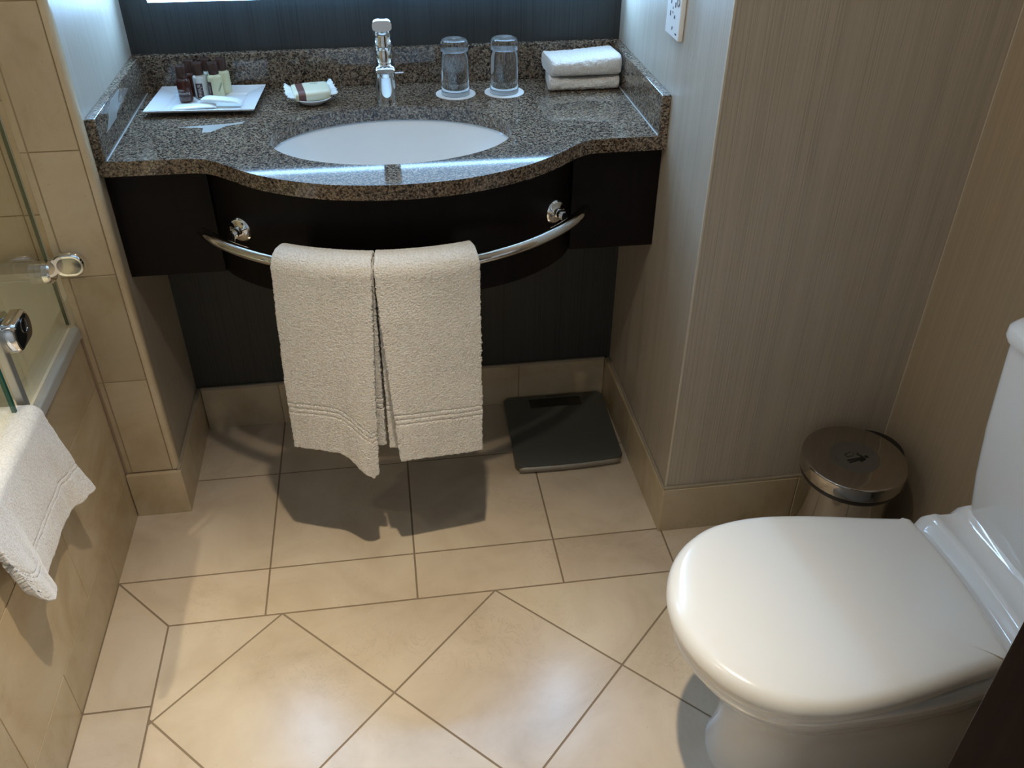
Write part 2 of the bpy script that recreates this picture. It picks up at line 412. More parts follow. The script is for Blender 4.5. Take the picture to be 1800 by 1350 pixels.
# the rim runs behind the partition: narrower there is hidden
rings=[rr(x0,x1,y0,y1,.004,.514),rr(x0,x1+.001,y0,y1,.004,.532),rr(x0,x1-.004,y0,y1,.006,.5385),rr(x0,x1-.012,y0,y1,.01,.540),
       rr(x0+.05,x1-.053,y0+.06,y1-.06,.10,.540),rr(x0+.055,x1-.060,y0+.065,y1-.065,.10,.534),rr(x0+.065,x1-.075,y0+.08,y1-.085,.11,.46),rr(x0+.09,x1-.10,y0+.13,y1-.13,.12,.25),rr(x0+.12,x1-.13,y0+.2,y1-.18,.12,.17),rr(x0+.2,x1-.2,y0+.3,y1-.28,.1,.15)]
loft(b,rings,cap1=True); 
for v in b.verts:
    if v.co.y>DL+.006 and v.co.x>XP-.03+.02 : v.co.x=min(v.co.x,XP-.001)
link('tub_shell',b,ACRYL,tb)
b=NB()
box(b,(XP-.012,-1.75,.5145),(XP+.0065,DL-.002,.5425)); link('rim_trim',b,mat('pale_rim_strip',(.45,.45,.42),.3),tb,bevel=.005,seg=3,label='pale grey rounded rim strip')
# ------------------------------------------------------------ shower screen
XS=XP-.012
sc=thing('shower_screen',(XS,-.6,.545),'frameless folding glass bath screen with chrome hinges','shower screen')
b=NB(); box(b,(XS-.003,-.622,.552),(XS+.003,DL-.010,1.95)); link('glass_panel',b,SCREEN,sc,smooth=False)
b=NB(); box(b,(XS-.0032,DL-.0100,.552),(XS+.0032,DL-.0085,1.95)); link('glass_edge',b,mat('pale_glass_edge',(.16,.19,.13),.2),sc,smooth=False)
b=NB(); box(b,(XS-.004,-.3345,.548),(XS+.0035,DL-.0005,1.95)); link('wall_seal',b,mat('clear_pvc_seal',(.62,.60,.47),.25),sc,smooth=False)
b=NB(); box(b,(XS-.0075,-.640,.545),(XS+.0075,-.621,1.95)); link('edge_profile',b,mat('grey_profile',(.42,.43,.41),.3,.6),sc,smooth=False,bevel=.002)
b=NB(); box(b,(XS-.003,-1.25,.560),(XS+.003,-.672,1.95)); link('glass_panel',b,SCREEN,sc,smooth=False)
b=NB(); box(b,(XS-.0034,-.6725,.560),(XS+.0034,-.666,1.95)); link('glass_edge',b,EDGE,sc,smooth=False)
def oval_plate(bm,c,w,h,t,ax='y',n=32,r=None):
    """stadium plate; ax is its normal"""
    r=h/2 if r is None else r; pts=[]
    for (sx,s) in ((1,-1),(-1,1)):
        for k in range(n//2+1):
            a=-PI/2+PI*k/(n//2) if sx>0 else PI/2+PI*k/(n//2)
            pts.append((sx*(w/2-r)+r*math.cos(a),r*math.sin(a)*(h/2/r)))
    R=[]
    for d,k in ((0,1),(t*.75,1),(t,.86)):
        ring=[]
        for u,v in pts:
            u*=k if k==1 else 1-(1-k)*h/w; v*=k
            ring.append((c[0]+u,c[1]-d,c[2]+v) if ax=='y' else (c[0]+d,c[1]+u,c[2]+v))
        R.append(ring)
    loft(bm,R,cap0=True,cap1=True)
b=NB(); oval_plate(b,(-.089,DL-.0005,.690),.064,.050,.018); hg=link('wall_hinge',b,CHROME,sc,label='oval chrome wall hinge')
b=NB(); oval_plate(b,(-.087,DL-.0185,.690),.046,.034,.001); link('inset_face',b,mat('chrome_dark_reflection',(.42,.40,.36),.12,1),hg)  # darker metal colour stands for the dark reflection in the mirror-flat face
b=NB(); oval_plate(b,(XS+.0035,-.362,.690),.056,.046,.014,'x'); link('clamp',b,CHROME,hg)
b=NB(); oval_plate(b,(XS+.0035,-.585,.690),.085,.058,.022,'x',r=.018); h2=link('fold_hinge',b,CHROME,sc,label='chrome fold hinge with painted dark reflection')
b=NB(); oval_plate(b,(XS+.0250,-.585,.690),.070,.046,.0022,'x',r=.016); refl_plate=link('dark_reflection',b,mat('black_reflection_gloss',(.01,.01,.01),.08),h2)  # black plate paints the dark reflection seen in the hinge's chrome
b=NB(); lathe(b,[(.0128,0),(.0128,.0008),(.0140,.0008),(.0140,0)],(XS+.0273,-.580,.698),32,axis='x'); link('ring',b,CHROME,h2)
b=NB(); oval_plate(b,(XS-.0035-.016,-.585,.690),.080,.055,.016,'x',r=.018); link('back_plate',b,CHROME,h2)
# ------------------------------------------------------------ countertop
ct=thing('countertop',(.57,-.1,ZB),'brown speckled granite vanity countertop with bowed front','countertop')
front=[(.0,-.294),(.150,-.295),(.185,-.297),(.215,-.309),(.250,-.339),(.290,-.378),(.335,-.4105),(.40,-.443),(.47,-.465),(.57,-.4765),(.67,-.469),(.74,-.451),(.812,-.420),(.86,-.389),(.905,-.352),(.935,-.322),(.965,-.302),(.995,-.295),(XR,-.294)]
def fr(n=6):
    s=spline(front,n); return [(p.x,p.y) for p in s]
EC=(.5715,-.206); EA,EB=.251,.170
b=NB()
outer=[b.verts.new((x,y,ZC)) for x,y in fr()]+[b.verts.new((XR,YB-.0,ZC)),b.verts.new((0,YB-.0,ZC))]
inner=[b.verts.new((EC[0]+EA*math.cos(2*PI*i/96),EC[1]+EB*math.sin(2*PI*i/96),ZC)) for i in range(96)]
ed=[b.edges.new((l[i],l[(i+1)%len(l)])) for l in (outer,inner) for i in range(len(l))]
bmesh.ops.triangle_fill(b,use_beauty=True,use_dissolve=False,edges=ed)
top=list(b.faces); ex=bmesh.ops.extrude_face_region(b,geom=top)
bmesh.ops.translate(b,vec=(0,0,-.030),verts=[e for e in ex['geom'] if isinstance(e,bmesh.types.BMVert)])
link('slab',b,GRANITE,ct,bevel=.003,seg=3,angle=50)
b=NB(); box(b,(.0,YB-.0195,ZC),(XR,YB,ZC+.083)); link('backsplash',b,GRANITE,ct,bevel=.002)
b=NB(); box(b,(.0,-.292,ZC),(.0195,YB-.0195,ZC+.083)); link('side_splash',b,GRANITE,ct,bevel=.002)
b=NB(); box(b,(XR-.0195,-.292,ZC),(XR,YB-.0195,ZC+.083)); link('side_splash',b,GRANITE,ct,bevel=.002)
b=NB(); 
slm=mat('pale_sealant',(.42,.42,.40),.4)
for xx in (.0195,XR-.0195-.0025):
    b=NB(); box(b,(xx,-.290,ZC-.0005),(xx+.0025,YB-.02,ZC+.0015)); link('sealant_line',b,slm,ct,bevel=.0006)
# adhesive tape left on the stone
TAPE=m_thin_glass('old_tape',(.93,.95,.95)); 
TAPEM=mat('dull_tape_residue',(.34,.34,.32),.35)
def patch(pts,ax,val,parent,name,m):
    bm=NB()
    if ax=='z': prism(bm,pts,val,val+.0003)
    else:
        a=[bm.verts.new((val,p[0],p[1])) for p in pts]; c=[bm.verts.new((val+.0003,p[0],p[1])) for p in pts]
        bm.faces.new(a); bm.faces.new(c)
        for i in range(len(a)): bm.faces.new((a[i],a[(i+1)%len(a)],c[(i+1)%len(a)],c[i]))
    return link(name,bm,m,parent,smooth=False)
patch([(.125,-.112),(.232,-.102),(.262,-.091),(.255,-.105),(.225,-.116),(.197,-.150),(.180,-.150),(.178,-.122)],'z',ZC,ct,'tape_residue',TAPEM)
patch([(-.235,.918),(-.150,.918),(-.085,.956),(-.165,.956)],'x',.0195,ct,'tape_residue',TAPEM)
# ------------------------------------------------------------ basin
sk=thing('sink_basin',(EC[0],EC[1],ZB-.17),'white oval basin set under the granite countertop','sink')
b=NB(); rings=[]
for k,(s,dz) in enumerate([(1.07,0),(1.035,0),(1.02,-.004),(1.0,-.018),(.965,-.045),(.90,-.075),(.80,-.102),(.66,-.124),(.48,-.138),(.28,-.145),(.10,-.147)]):
    rings.append([(EC[0]+EA*s*math.cos(2*PI*i/96),EC[1]+EB*s*math.sin(2*PI*i/96),ZB-.0005+dz) for i in range(96)])
loft(b,rings,cap1=True); o=link('bowl',b,CERAM,sk)
b=NB(); lathe(b,[(.0,.006),(.018,.005),(.021,.003),(.022,0),(.03,.0)],(EC[0],EC[1],ZB-.147),32); link('drain_plug',b,CHROME,sk)
# ------------------------------------------------------------ cabinet under the counter
cab=thing('vanity_cabinet',(.57,-.2,.617),'near-black wooden vanity cabinet with curved front apron','cabinet')
ZK=.617; yc=-.269
b=NB(); box(b,(.001,yc,ZK),(.196,-.002,ZB-.0005)); link('side_box',b,WENGE,cab,bevel=.001,seg=1)
b=NB(); box(b,(.9447,yc,ZK),(XR-.001,-.002,ZB-.0005)); link('side_box',b,WENGE,cab,bevel=.001,seg=1)
ap=spline([(.1965,-.262),(.215,-.290),(.250,-.326),(.30,-.364),(.36,-.397),(.45,-.428),(.57,-.442),(.68,-.434),(.78,-.405),(.84,-.374),(.89,-.335),(.925,-.296),(.944,-.262)],6)
b=NB(); o1=[(p.x,p.y) for p in ap]; o2=[]
for i,p in enumerate(o1):
    q=o1[min(i+1,len(o1)-1)]; r=o1[max(i-1,0)]; d=V((q[0]-r[0],q[1]-r[1])).normalized(); o2.append((p[0]-d.y*.016,p[1]+d.x*.016))
rings=[]
for z in (ZK,ZB-.0005): rings.append([(x,y,z) for x,y in o1]+[(x,y,z) for x,y in reversed(o2)])
rs=loft(b,rings)
for r in rs:
    n=len(r)//2
    for i in range(n-1): b.faces.new((r[i],r[i+1],r[2*n-2-i],r[2*n-1-i]))
link('curved_apron',b,WENGE,cab)
# ------------------------------------------------------------ towel rail
AC=(.57,-.054); AR=.476; ZR=.735
def arc(x,off=0):
    dx=x-AC[0]; a=math.asin(max(-1,min(1,dx/AR))); return V((AC[0]+(AR+off)*math.sin(a),AC[1]-(AR+off)*math.cos(a),0)),a
tr=thing('towel_rail',(.57,-.53,.735),'chrome bowed towel rail under the countertop','towel rail')
b=NB(); tube(b,[arc([.172,.1735][k>0]+(.968-.172)*k/60 if k<59 else .9665+.0015*(k-59))[0]+V((0,0,ZR)) for k in range(61)],[.0095 if k in(0,60) else .0117 for k in range(61)],24); link('bar',b,CHROME,tr)
for px,py in ((.2535,-.3295),(.8955,-.3300)):
    p=V((px,py,.741)); q,a=arc(px-.012 if px<.5 else px+.012); q.z=ZR; d=(q-p); d.z=0; L=d.length; d.normalize()
    # rosette sits square on the apron
    n=V((math.sin(a)*.62,-math.cos(a),0)).normalized()
    rot=n.to_track_quat('Z','Y').to_matrix().to_4x4()
    br=NB(); lathe(br,[(0,0),(.0255,0),(.0255,.003),(.0225,.0065),(.015,.0075),(.0105,.010),(.0095,.016),(0,.016)],p,36,axis=rot); o=link('rosette',br,CHROME,tr)
    bb=NB(); tube(bb,[p+n*.012,p+n*.03+V((0,0,-.002)),q],[.0085,.0065,.0055],14); tube(bb,[p+n*.015,p+n*.024],[.0105,.0105],14); link('post',bb,CHROME,o)
# ------------------------------------------------------------ hanging towels
def fz(p,s,a): return noise.noise(V(p)*s)*a
def hang_towel(label,layers,group):
    t=thing('hand_towel',((layers[0]['xt'][0]+layers[0]['xt'][1])/2,-.53,.765),label,'towel',group)
    bm=NB()
    for L in layers:
        nu,step=L.get('nu',84),.0022; Rr=L['r']; hems=L['hem']; zb=L['zb']
        cols_=[]
        for i in range(nu+1):
            u=i/nu; col=[]
            xt=L['xt'][0]+(L['xt'][1]-L['xt'][0])*u; xb=L['xb'][0]+(L['xb'][1]-L['xb'][0])*u
            zh=hems(u); nf=190; nb=120
            # front, from hem up
            path=[]
            for k in range(nf): path.append(('f',zh+(ZR-zh)*k/nf))
            for k in range(19): path.append(('a',PI*k/18))
            for k in range(1,nb+1): path.append(('b',ZR-(ZR-zb)*k/nb))
            for ty,w in path:
                if ty=='f':
                    f=(ZR-w)/(ZR-.30); x=xt+(xb-xt)*f; rad=Rr+L['wave'](u,f)*min(1,f*5); z=w
                    s=w-zh                                       # woven border: three ridges above the hem
                    for c in (.098,.110,.122):
                        rad-=.0030*math.exp(-((s-c)/.0019)**2)*L.get('stripe',1)
                    rad+=.0016*(1 if .092<s<.128 else 0)*0
                elif ty=='a': x=xt; rad=Rr*math.cos(w); z=ZR+Rr*math.sin(w)*.95
                else: f=(ZR-w)/(ZR-.30); x=xt+(xb-xt)*f*.6; rad=-Rr; z=w
                # rounded edges
                e=min(u,1-u)*(L['xt'][1]-L['xt'][0]); 
                p,a=arc(x,rad); p.z=z
                j=fz((x*1.0,z+rad*3,L['r']*50),9,.0016)+fz((x,z+rad*2,9),420,.0016)
                p+=V((math.sin(a),-math.cos(a),0))*j*(1 if ty!='b' else .5)
                if i in (0,nu): p.x+=fz((z,x,3),500,.0022)
                col.append(bm.verts.new(p))
            cols_.append(col)
        for a,c in zip(cols_,cols_[1:]):
            for k in range(len(a)-1): bm.faces.new((a[k],c[k],c[k+1],a[k+1]))
    o=link('cloth',bm,TERRY,t,solid=.011,sub=0); 
    return t
hl=lambda u: .306+.004*math.sin(u*5)-.048*max(0,(u-.52)/.42)**1.6*(1 if u<.94 else 1-(u-.94)*6)
def wl(u,f): return .004*math.sin(f*3)+.016*max(0,f-.35)*math.exp(-((u-.88)/.13)**2)-.006*max(0,f-.5)*math.exp(-((u-.6)/.12)**2)+.002*math.sin(u*7+f*2)
hang_towel('left of the two white hand towels on the chrome rail, its hem dipping',[
  dict(xt=(.342,.514),xb=(.329,.492),r=.032,hem=hl,zb=.36,wave=wl),
  dict(xt=(.346,.516),xb=(.345,.508),r=.0195,hem=lambda u:.328,zb=.38,wave=lambda u,f:.002*math.sin(u*6),stripe=.6)],'white hand towels on the chrome rail')
hr=lambda u: .300+.003*math.sin(u*4+1)-.003*u
def wr(u,f): return .004*math.sin(f*3)+.003*math.sin(u*5+1+f)+.010*max(0,f-.3)*(1-u)**2
hang_towel('right of the two white hand towels on the chrome rail, its hem straight',[
  dict(xt=(.5195,.702),xb=(.5365,.700),r=.033,hem=hr,zb=.36,wave=wr),
  dict(xt=(.5195,.695),xb=(.5155,.690),r=.0205,hem=lambda u:.325,zb=.38,wave=lambda u,f:.002*math.sin(u*6+2),stripe=.6)],'white hand towels on the chrome rail')
# ------------------------------------------------------------ towel over the bath rim
bt=thing('bath_towel',(-.11,-.80,.56),'white towel draped over the edge of the bath','towel')
bm=NB(); nu=110; YA,YE=-.652,-.955
def xo(u): # how far the hem stands off the panel
    pts=[(0,.052),(.09,.043),(.2,.022),(.35,.018),(.58,.018),(.70,.022),(.82,.042),(.92,.050),(1,.036)]
    for a,b_ in zip(pts,pts[1:]):
        if u<=b_[0]: t=(u-a[0])/(b_[0]-a[0]); t=t*t*(3-2*t); return a[1]+(b_[1]-a[1])*t
    return pts[-1][1]
def zh_(u): return .368+.004*math.sin(u*9)-.014*math.exp(-((u-.84)/.08)**2)+.055*max(0,(u-.90)/.10)**2
cols_=[]
for i in range(nu+1):
    u=i/nu; col=[]; y=YA+(YE-YA)*u
    path=[]
    NF=90
    zt=.566
    for k in range(NF):
        f=1-k/NF                       # 1 at the hem
        z=zh_(u)+(zt-.012-zh_(u))*(1-f)
        x=XP+.020+(xo(u)-.010)*(f**1.2)
        s=z-zh_(u)
        for c in (.056,.066): x-=.0028*math.exp(-((s-c)/.0022)**2)
        path.append((x,z))
    for k in range(13):
        t=PI/2*k/12; path.append((XP+.002+.018*math.cos(t),zt-.012+.016*math.sin(t)))
    for k in range(1,8): path.append((XP+.002-.045*k/7,zt+.004))
    for k in range(1,7): t=PI/2*k/6; path.append((XP-.043-.012*math.sin(t),zt-.008+.012*math.cos(t)))
    for k in range(1,30): path.append((XP-.056-.010*k/29,zt-.008-.14*k/29))
    for (x,z) in path:
        d=max(0,(zt-z)/.2)
        p=V((x,y-.02*d*math.sin(u*PI)*0,z)); j=fz((x*2,y,z),18,.003)+fz((x*2,y,z),500,.0008)
        p.x+=j; p.z+=fz((y,z,x),60,.002); col.append(bm.verts.new(p))
    cols_.append(col)
for a,c in zip(cols_,cols_[1:]):
    for k in range(len(a)-1): bm.faces.new((a[k],c[k],c[k+1],a[k+1]))
link('cloth',bm,m_terry('soft_white_terry',(.86,.84,.82),.5),bt,solid=.012)
# ------------------------------------------------------------ faucet
fx,fy=.5675,.022
fa=thing('faucet',(fx,fy,ZC),'chrome single-lever basin faucet behind the oval basin','faucet')
b=NB()
rings=[]
for z,rx,ry,dy in ((0,.0245,.0245,0),(.004,.0245,.0245,0),(.03,.0235,.024,0),(.06,.0222,.0235,0),(.085,.0215,.024,-.001),(.104,.0210,.024,-.002),(.112,.0185,.021,-.002)):
    rings.append([(fx+rx*math.cos(2*PI*i/40),fy+dy+ry*math.sin(2*PI*i/40),ZC+z) for i in range(40)])
loft(b,rings,cap0=True,cap1=True); link('body',b,CHROME,fa)
b=NB(); rings=[]
for k,(y,z,hw,hh) in enumerate([(.012,.078,.020,.014),(-.02,.084,.0205,.0115),(-.06,.089,.0210,.0090),(-.085,.090,.0210,.0078),(-.097,.0895,.0205,.0065),(-.100,.089,.019,.0045)]):
    rings.append([(fx+hw*(abs(math.cos(a))**.5*(1 if math.cos(a)>0 else -1)),fy+y,ZC+z+hh*(abs(math.sin(a))**.6*(1 if math.sin(a)>0 else -1))) for a in [2*PI*i/32 for i in range(32)]])
loft(b,rings,cap0=True,cap1=True); sp=link('spout',b,CHROME,fa)
b=NB(); lathe(b,[(0,-.002),(.010,-.002),(.0115,.0),(.0115,.008),(0,.008)],(fx,fy-.083,ZC+.0745),28); link('aerator',b,CHROME,sp)
b=NB(); lathe(b,[(0,.108),(.0185,.108),(.0208,.111),(.0208,.129),(.0196,.1305),(.0196,.148),(.0204,.150),(0,.153)],(fx,fy-.002,ZC),36); link('cartridge_collar',b,CHROME,fa)
b=NB(); rings=[]
for (y,z,hw,hh) in [(.024,.160,.0170,.010),(.004,.163,.0200,.0135),(-.03,.168,.0208,.0140),(-.052,.1715,.0210,.0130),(-.061,.1725,.0205,.0110)]:
    rings.append([(fx+hw*(abs(math.cos(a))**.5*(1 if math.cos(a)>0 else -1)),fy+y,ZC+z+hh*(abs(math.sin(a))**.6*(1 if math.sin(a)>0 else -1))) for a in [2*PI*i/32 for i in range(32)]])
loft(b,rings,cap0=True,cap1=True); link('lever',b,CHROME,fa)
b=NB(); tube(b,[(fx,fy+.040,ZC-.0),(fx,fy+.040,ZC+.05)],.0022,10); tube(b,[(fx+.002,fy+.036,ZC+.045),(fx+.042,fy+.036,ZC+.047)],.0022,10); link('pop_up_rod',b,CHROME,fa)
# ------------------------------------------------------------ drinking glasses on paper coasters
for i,(gx,gy) in enumerate(((.7262,.037),(.8398,.0352))):
    side=('left','right')[i]
    b=NB(); lathe(b,[(0,0),(.0462,0),(.0462,.0009),(0,.0009)],(gx,gy,ZC+.0002),48)
    o=link('paper_coaster',b,PAPERW,smooth=False); tag(o,'white paper coaster under the %s upturned tumbler'%side,'coaster','white paper coasters')
    b=NB(); z0=ZC+.0013
    prof=[(.0308,.0005),(.0320,0),(.0332,.0006),(.0326,.03),(.0318,.08),(.0312,.105),(.0306,.115),(.0285,.1195),(.024,.1215),(.016,.1205),(.009,.1185),(0,.118),]
    inn=[(0,.098),(.012,.0985),(.022,.099),(.0265,.096),(.0282,.090),(.0290,.075),(.0300,.04),(.0308,.0005)]
    lathe(b,prof+inn,(gx,gy,z0),56)
    o=link('drinking_glass',b,TUMBLER); tag(o,'%s of two clear tumblers upside down beside the faucet'%side,'glass','upturned clear tumblers')
# ------------------------------------------------------------ folded face cloths
def folded(label,x0,x1,y0,y1,z0,h,seed,skew=0):
    bm=NB(); r=random.Random(seed); n=60; prof=[]
    # cross-section in (y,z): a cloth rolled flat, folds along the front edge
    m=56
    for i in range(m):
        a=2*PI*i/m; ex=.42
        c,s=math.cos(a),math.sin(a)
        prof.append((math.copysign(abs(c)**ex,c),math.copysign(abs(s)**.62,s)))
    rings=[]
    for k in range(n+1):
        u=k/n; e=1-max(0,(abs(u-.5)-.47)/.03)**2*.10
        ring=[]
        for c,s in prof:
            y=(y0+y1)/2+(y1-y0)/2*c*e; z=z0+h/2+h/2*s*e; x=x0+(x1-x0)*u+skew*(c)*-.004
            if s>0: z+=.004*math.sin(u*PI*1.0+seed)*1 - .003*math.sin(u*PI)
            p=V((x,y,z)); p+=V((fz((x,y,z),400,.001),fz((x,y,z+1),120,.0022),fz((x,y,z+2),160,.0018)*(1 if s>-.9 else 0)))
            if s<=-.9: p.z=max(p.z,z0)
            ring.append(p)
        rings.append(ring)
    loft(bm,rings,cap0=True,cap1=True)
    o=link('face_cloth',bm,TERRY); tag(o,label,'face cloth','folded white face cloths'); return o
folded('folded white face cloth, lower of the stack right of the tumblers',.9475,1.1155,.016,.122,ZC,.0335,3,-1)
folded('folded white face cloth, upper of the stack right of the tumblers',.9445,1.1090,.014,.120,ZC+.0325,.044,5,1)
# ------------------------------------------------------------ tray
th=math.radians(-3.6); tc=(.1685,.032)
ty=thing('tray',(tc[0],tc[1],ZC),'white rectangular porcelain tray holding the toiletry bottles','tray',rz=th)
b=NB()
Rm=Matrix.Translation((tc[0],tc[1],ZC))@Matrix.Rotation(th,4,'Z')
def rect(w,d,z): return [(-w/2,-d/2,z),(w/2,-d/2,z),(w/2,d/2,z),(-w/2,d/2,z)]
rings=[rect(.15,.09,.0),rect(.16,.10,.002),rect(.228,.168,.011),rect(.2352,.1752,.0145),rect(.2352,.1752,.0165),rect(.165,.108,.0085),rect(.158,.101,.0055)]
loft(b,rings,cap0=True,cap1=True); b.transform(Rm); link('dish',b,PORC,ty,bevel=.0015,seg=2,angle=10)
# ------------------------------------------------------------ toiletry bottles
CAPM=mat('brown_cap',(.055,.028,.022),.22)
def mbot(name,c,tr=0,rough=.15): return mat(name,c,rough,0,Transmission_Weight=tr)
BR=mbot('brown_bottle',(.060,.016,.010),0,.10); MK=mbot('milky_bottle',(.62,.64,.60)); YE_=mbot('pale_yellow_bottle',(.66,.65,.42))
LAB=mat('maroon_label',(.055,.022,.022),.35); INK=mat('pale_print',(.55,.50,.45),.5); LEAF=mat('grey_leaf_print',(.33,.34,.22),.5)
zt0=ZC+.0070
def bottle(x,y,body,label,lab,group,ang=0,print_=None,strip=False,rb=.0148):
    t=thing('toiletry_bottle',(x,y,zt0),label,'toiletry bottle',group,rz=ang)
    bm=NB(); lathe(bm,[(0,0),(rb-.002,0),(rb,.002),(rb,.044),(rb-.0008,.047),(rb-.004,.0505),(.0082,.052),(.0082,.056),(0,.056)],(x,y,zt0),32); bd=link('bottle_body',bm,body,t)
    bm=NB(); lathe(bm,[(0,.0520),(.0112,.0520),(.0112,.0755),(.0104,.0768),(0,.0772)],(x,y,zt0),28); link('cap',bm,CAPM,t)
    def cyl(a0,a1,z0,z1,mt,nm,par,k=.0003):
        bm=NB(); n=12; rr_=rb+k; ring=[[(x+rr_*math.cos(a),y+rr_*math.sin(a),zt0+z) for a in [a0+(a1-a0)*i/n for i in range(n+1)]] for z in (z0,z1)]
        loft(bm,ring,closed=False); return link(nm,bm,mt,par)
    def wrap_text(s,size,zc,ac,vert=False,k=.0006,nm='lettering'):
        def f(p):
            u,v=p.x,p.y
            if vert: u,v=p.y,-p.x
            a=ac+u/rb; rr2=rb+k+p.z
            return V((x+rr2*math.cos(a),y+rr2*math.sin(a),zt0+zc+v))
        return text_mesh(s,size,INK,Matrix.Identity(4),nm,bd,ext=.0001,fn=f)
    fa_=-PI/2+ang
    if lab=='brown':
        wrap_text('con-',.0085,.0275,fa_-.35); wrap_text('ditioning',.0078,.0205,fa_+.0)
        cyl(fa_-.8,fa_+.8,.003,.012,mat('dim_print_band',(.13,.09,.075),.3),'label_band',bd)
    elif lab=='milky':
        cyl(fa_-.62,fa_+.42,.003,.035,LAB,'label_band',bd); wrap_text('shine',.0135,.0185,fa_-.08,True)
    elif lab=='yellow':
        cyl(fa_-1.25,fa_-.45,.003,.037,LAB,'label_band',bd); wrap_text('shine',.0085,.020,fa_-.85,True)
        for q in range(5):
            cyl(fa_+.35+q*.13,fa_+.60+q*.13,.017+q*.0030,.0195+q*.0036,LEAF,'leaf_print',bd,.0004)
    return t
GR='small toiletry bottles standing on the white tray'
bottle(.1225,.043,BR,'small brown conditioner bottle, front left on the white tray','brown',GR)
bottle(.1550,.064,MK,'small milky white bottle with maroon label, front middle on the tray','milky',GR)
bottle(.1880,.063,YE_,'small pale yellow bottle with leaf print, front right on the tray','yellow',GR,rb=.0160)
bottle(.1340,.088,BR,'small brown bottle standing behind the brown conditioner bottle','',GR)
bottle(.1670,.0965,MK,'small milky bottle standing behind the milky white labelled bottle','',GR)
bottle(.2020,.093,YE_,'small pale yellow bottle standing behind the leaf-printed yellow bottle','',GR)
# wrapped sachets
SACH=mat('glossy_white_wrapper',(.84,.90,.92),.25)
def sachet(label,c,L,w,h,rz,tilt=0,zo=0):
    bm=NB(); n=26; rings=[]
    for k in range(n+1):
        u=k/n*2-1; e=1-abs(u)**5; ww=w*(.82+.18*e); hh=h*max(.10,e**.7)
        ring=[]
        for i in range(20):
            a=2*PI*i/20; ring.append((u*L/2,ww/2*math.copysign(abs(math.cos(a))**.8,math.cos(a)),hh/2*math.sin(a)+hh/2+fz((u*3+c[0]*9,i*.3,0),1.5,.0006)))
        rings.append(ring)
    loft(bm,rings,cap0=True,cap1=True)
    bm.transform(Matrix.Translation((c[0],c[1],zo))@Matrix.Rotation(rz,4,'Z')@Matrix.Rotation(tilt,4,'Y'))
    o=link('sachet',bm,SACH); tag(o,label,'sachet','white wrapped sachets on the tray'); 
    return o
s1=sachet('white wrapped sachet lying front left on the white tray',(.1450,-.018,0),.098,.032,.008,math.radians(8),0,ZC+.0095)
s2=sachet('white wrapped sachet leaning on the other one, right on the tray',(.2050,-.006,0),.088,.027,.009,math.radians(-9),math.radians(4),ZC+.0185)
# ------------------------------------------------------------ soap
sdx,sdy=.4020,.0125
b=NB(); lathe(b,[(0,.0),(.020,.0),(.024,.002),(.038,.011),(.0425,.0155),(.0415,.0165),(.037,.0125),(.023,.0045),(0,.004)],(0,0,0),48)
b.transform(Matrix.Translation((sdx,sdy,ZC))@Matrix.Scale(1.05,4,(1,0,0))); o=link('soap_dish',b,PORC); tag(o,'small round white soap dish left of the faucet','soap dish')
ws=thing('wrapped_soap',(sdx-.004,sdy+.006,ZC+.0125),'pleat-wrapped guest soap with maroon band lying on the soap dish','soap')
Rz=Matrix.Translation((sdx-.003,sdy+.004,ZC+.0135))@Matrix.Rotation(math.radians(12),4,'Z')@Matrix.Rotation(math.radians(8),4,'X')@Matrix.Scale(1.22,4)
def sb(u,kk=1.0):
    ring=[]
    for i in range(28):
        a=2*PI*i/28; c,s=math.cos(a),math.sin(a)
        ring.append(V((u,.025*kk*math.copysign(abs(c)**.5,c),.0095+.0095*kk*math.copysign(abs(s)**.5,s))))
    return ring
b=NB(); loft(b,[sb(u,k) for u,k in ((-.033,.80),(-.031,.95),(-.025,1),(.0,1.02),(.025,1),(.031,.95),(.033,.80))],cap0=True,cap1=True)
b.transform(Rz); body=link('wrapper',b,mat('cream_wrapper',(.76,.78,.62),.25),ws)
b=NB(); loft(b,[[V((p.x,p.y*1.012,(p.z-.0095)*1.03+.0095)) for p in sb(u,1.0)] for u in (-.026,-.013)]); b.transform(Rz); link('band',b,mat('maroon_band',(.16,.075,.065),.3),ws)
for s in (-1,1):
    b=NB(); rings=[]
    for k in range(4):
        ring=[]
        for j in range(17):
            v=j/16*2-1; ex=(.010+.008*(j%2)*.35+.004*(1-v*v))*k/3
            ring.append((s*(.031+ex),v*(.024+.010*k/3)+.001,.010+.006*abs(v)*k/3*(1 if s<0 else 1)+.0016*math.sin(j*1.9)*k/3))
        rings.append(ring)
    loft(b,rings,closed=False); b.transform(Rz); link('pleated_end',b,SACH,ws,solid=.0006)
def fsoap(p): return p
text_mesh('soap',.0075,mat('grey_print',(.28,.30,.25),.5),Rz@Matrix.Translation((.008,.012,.0198)),'lettering',body,ext=.00005)
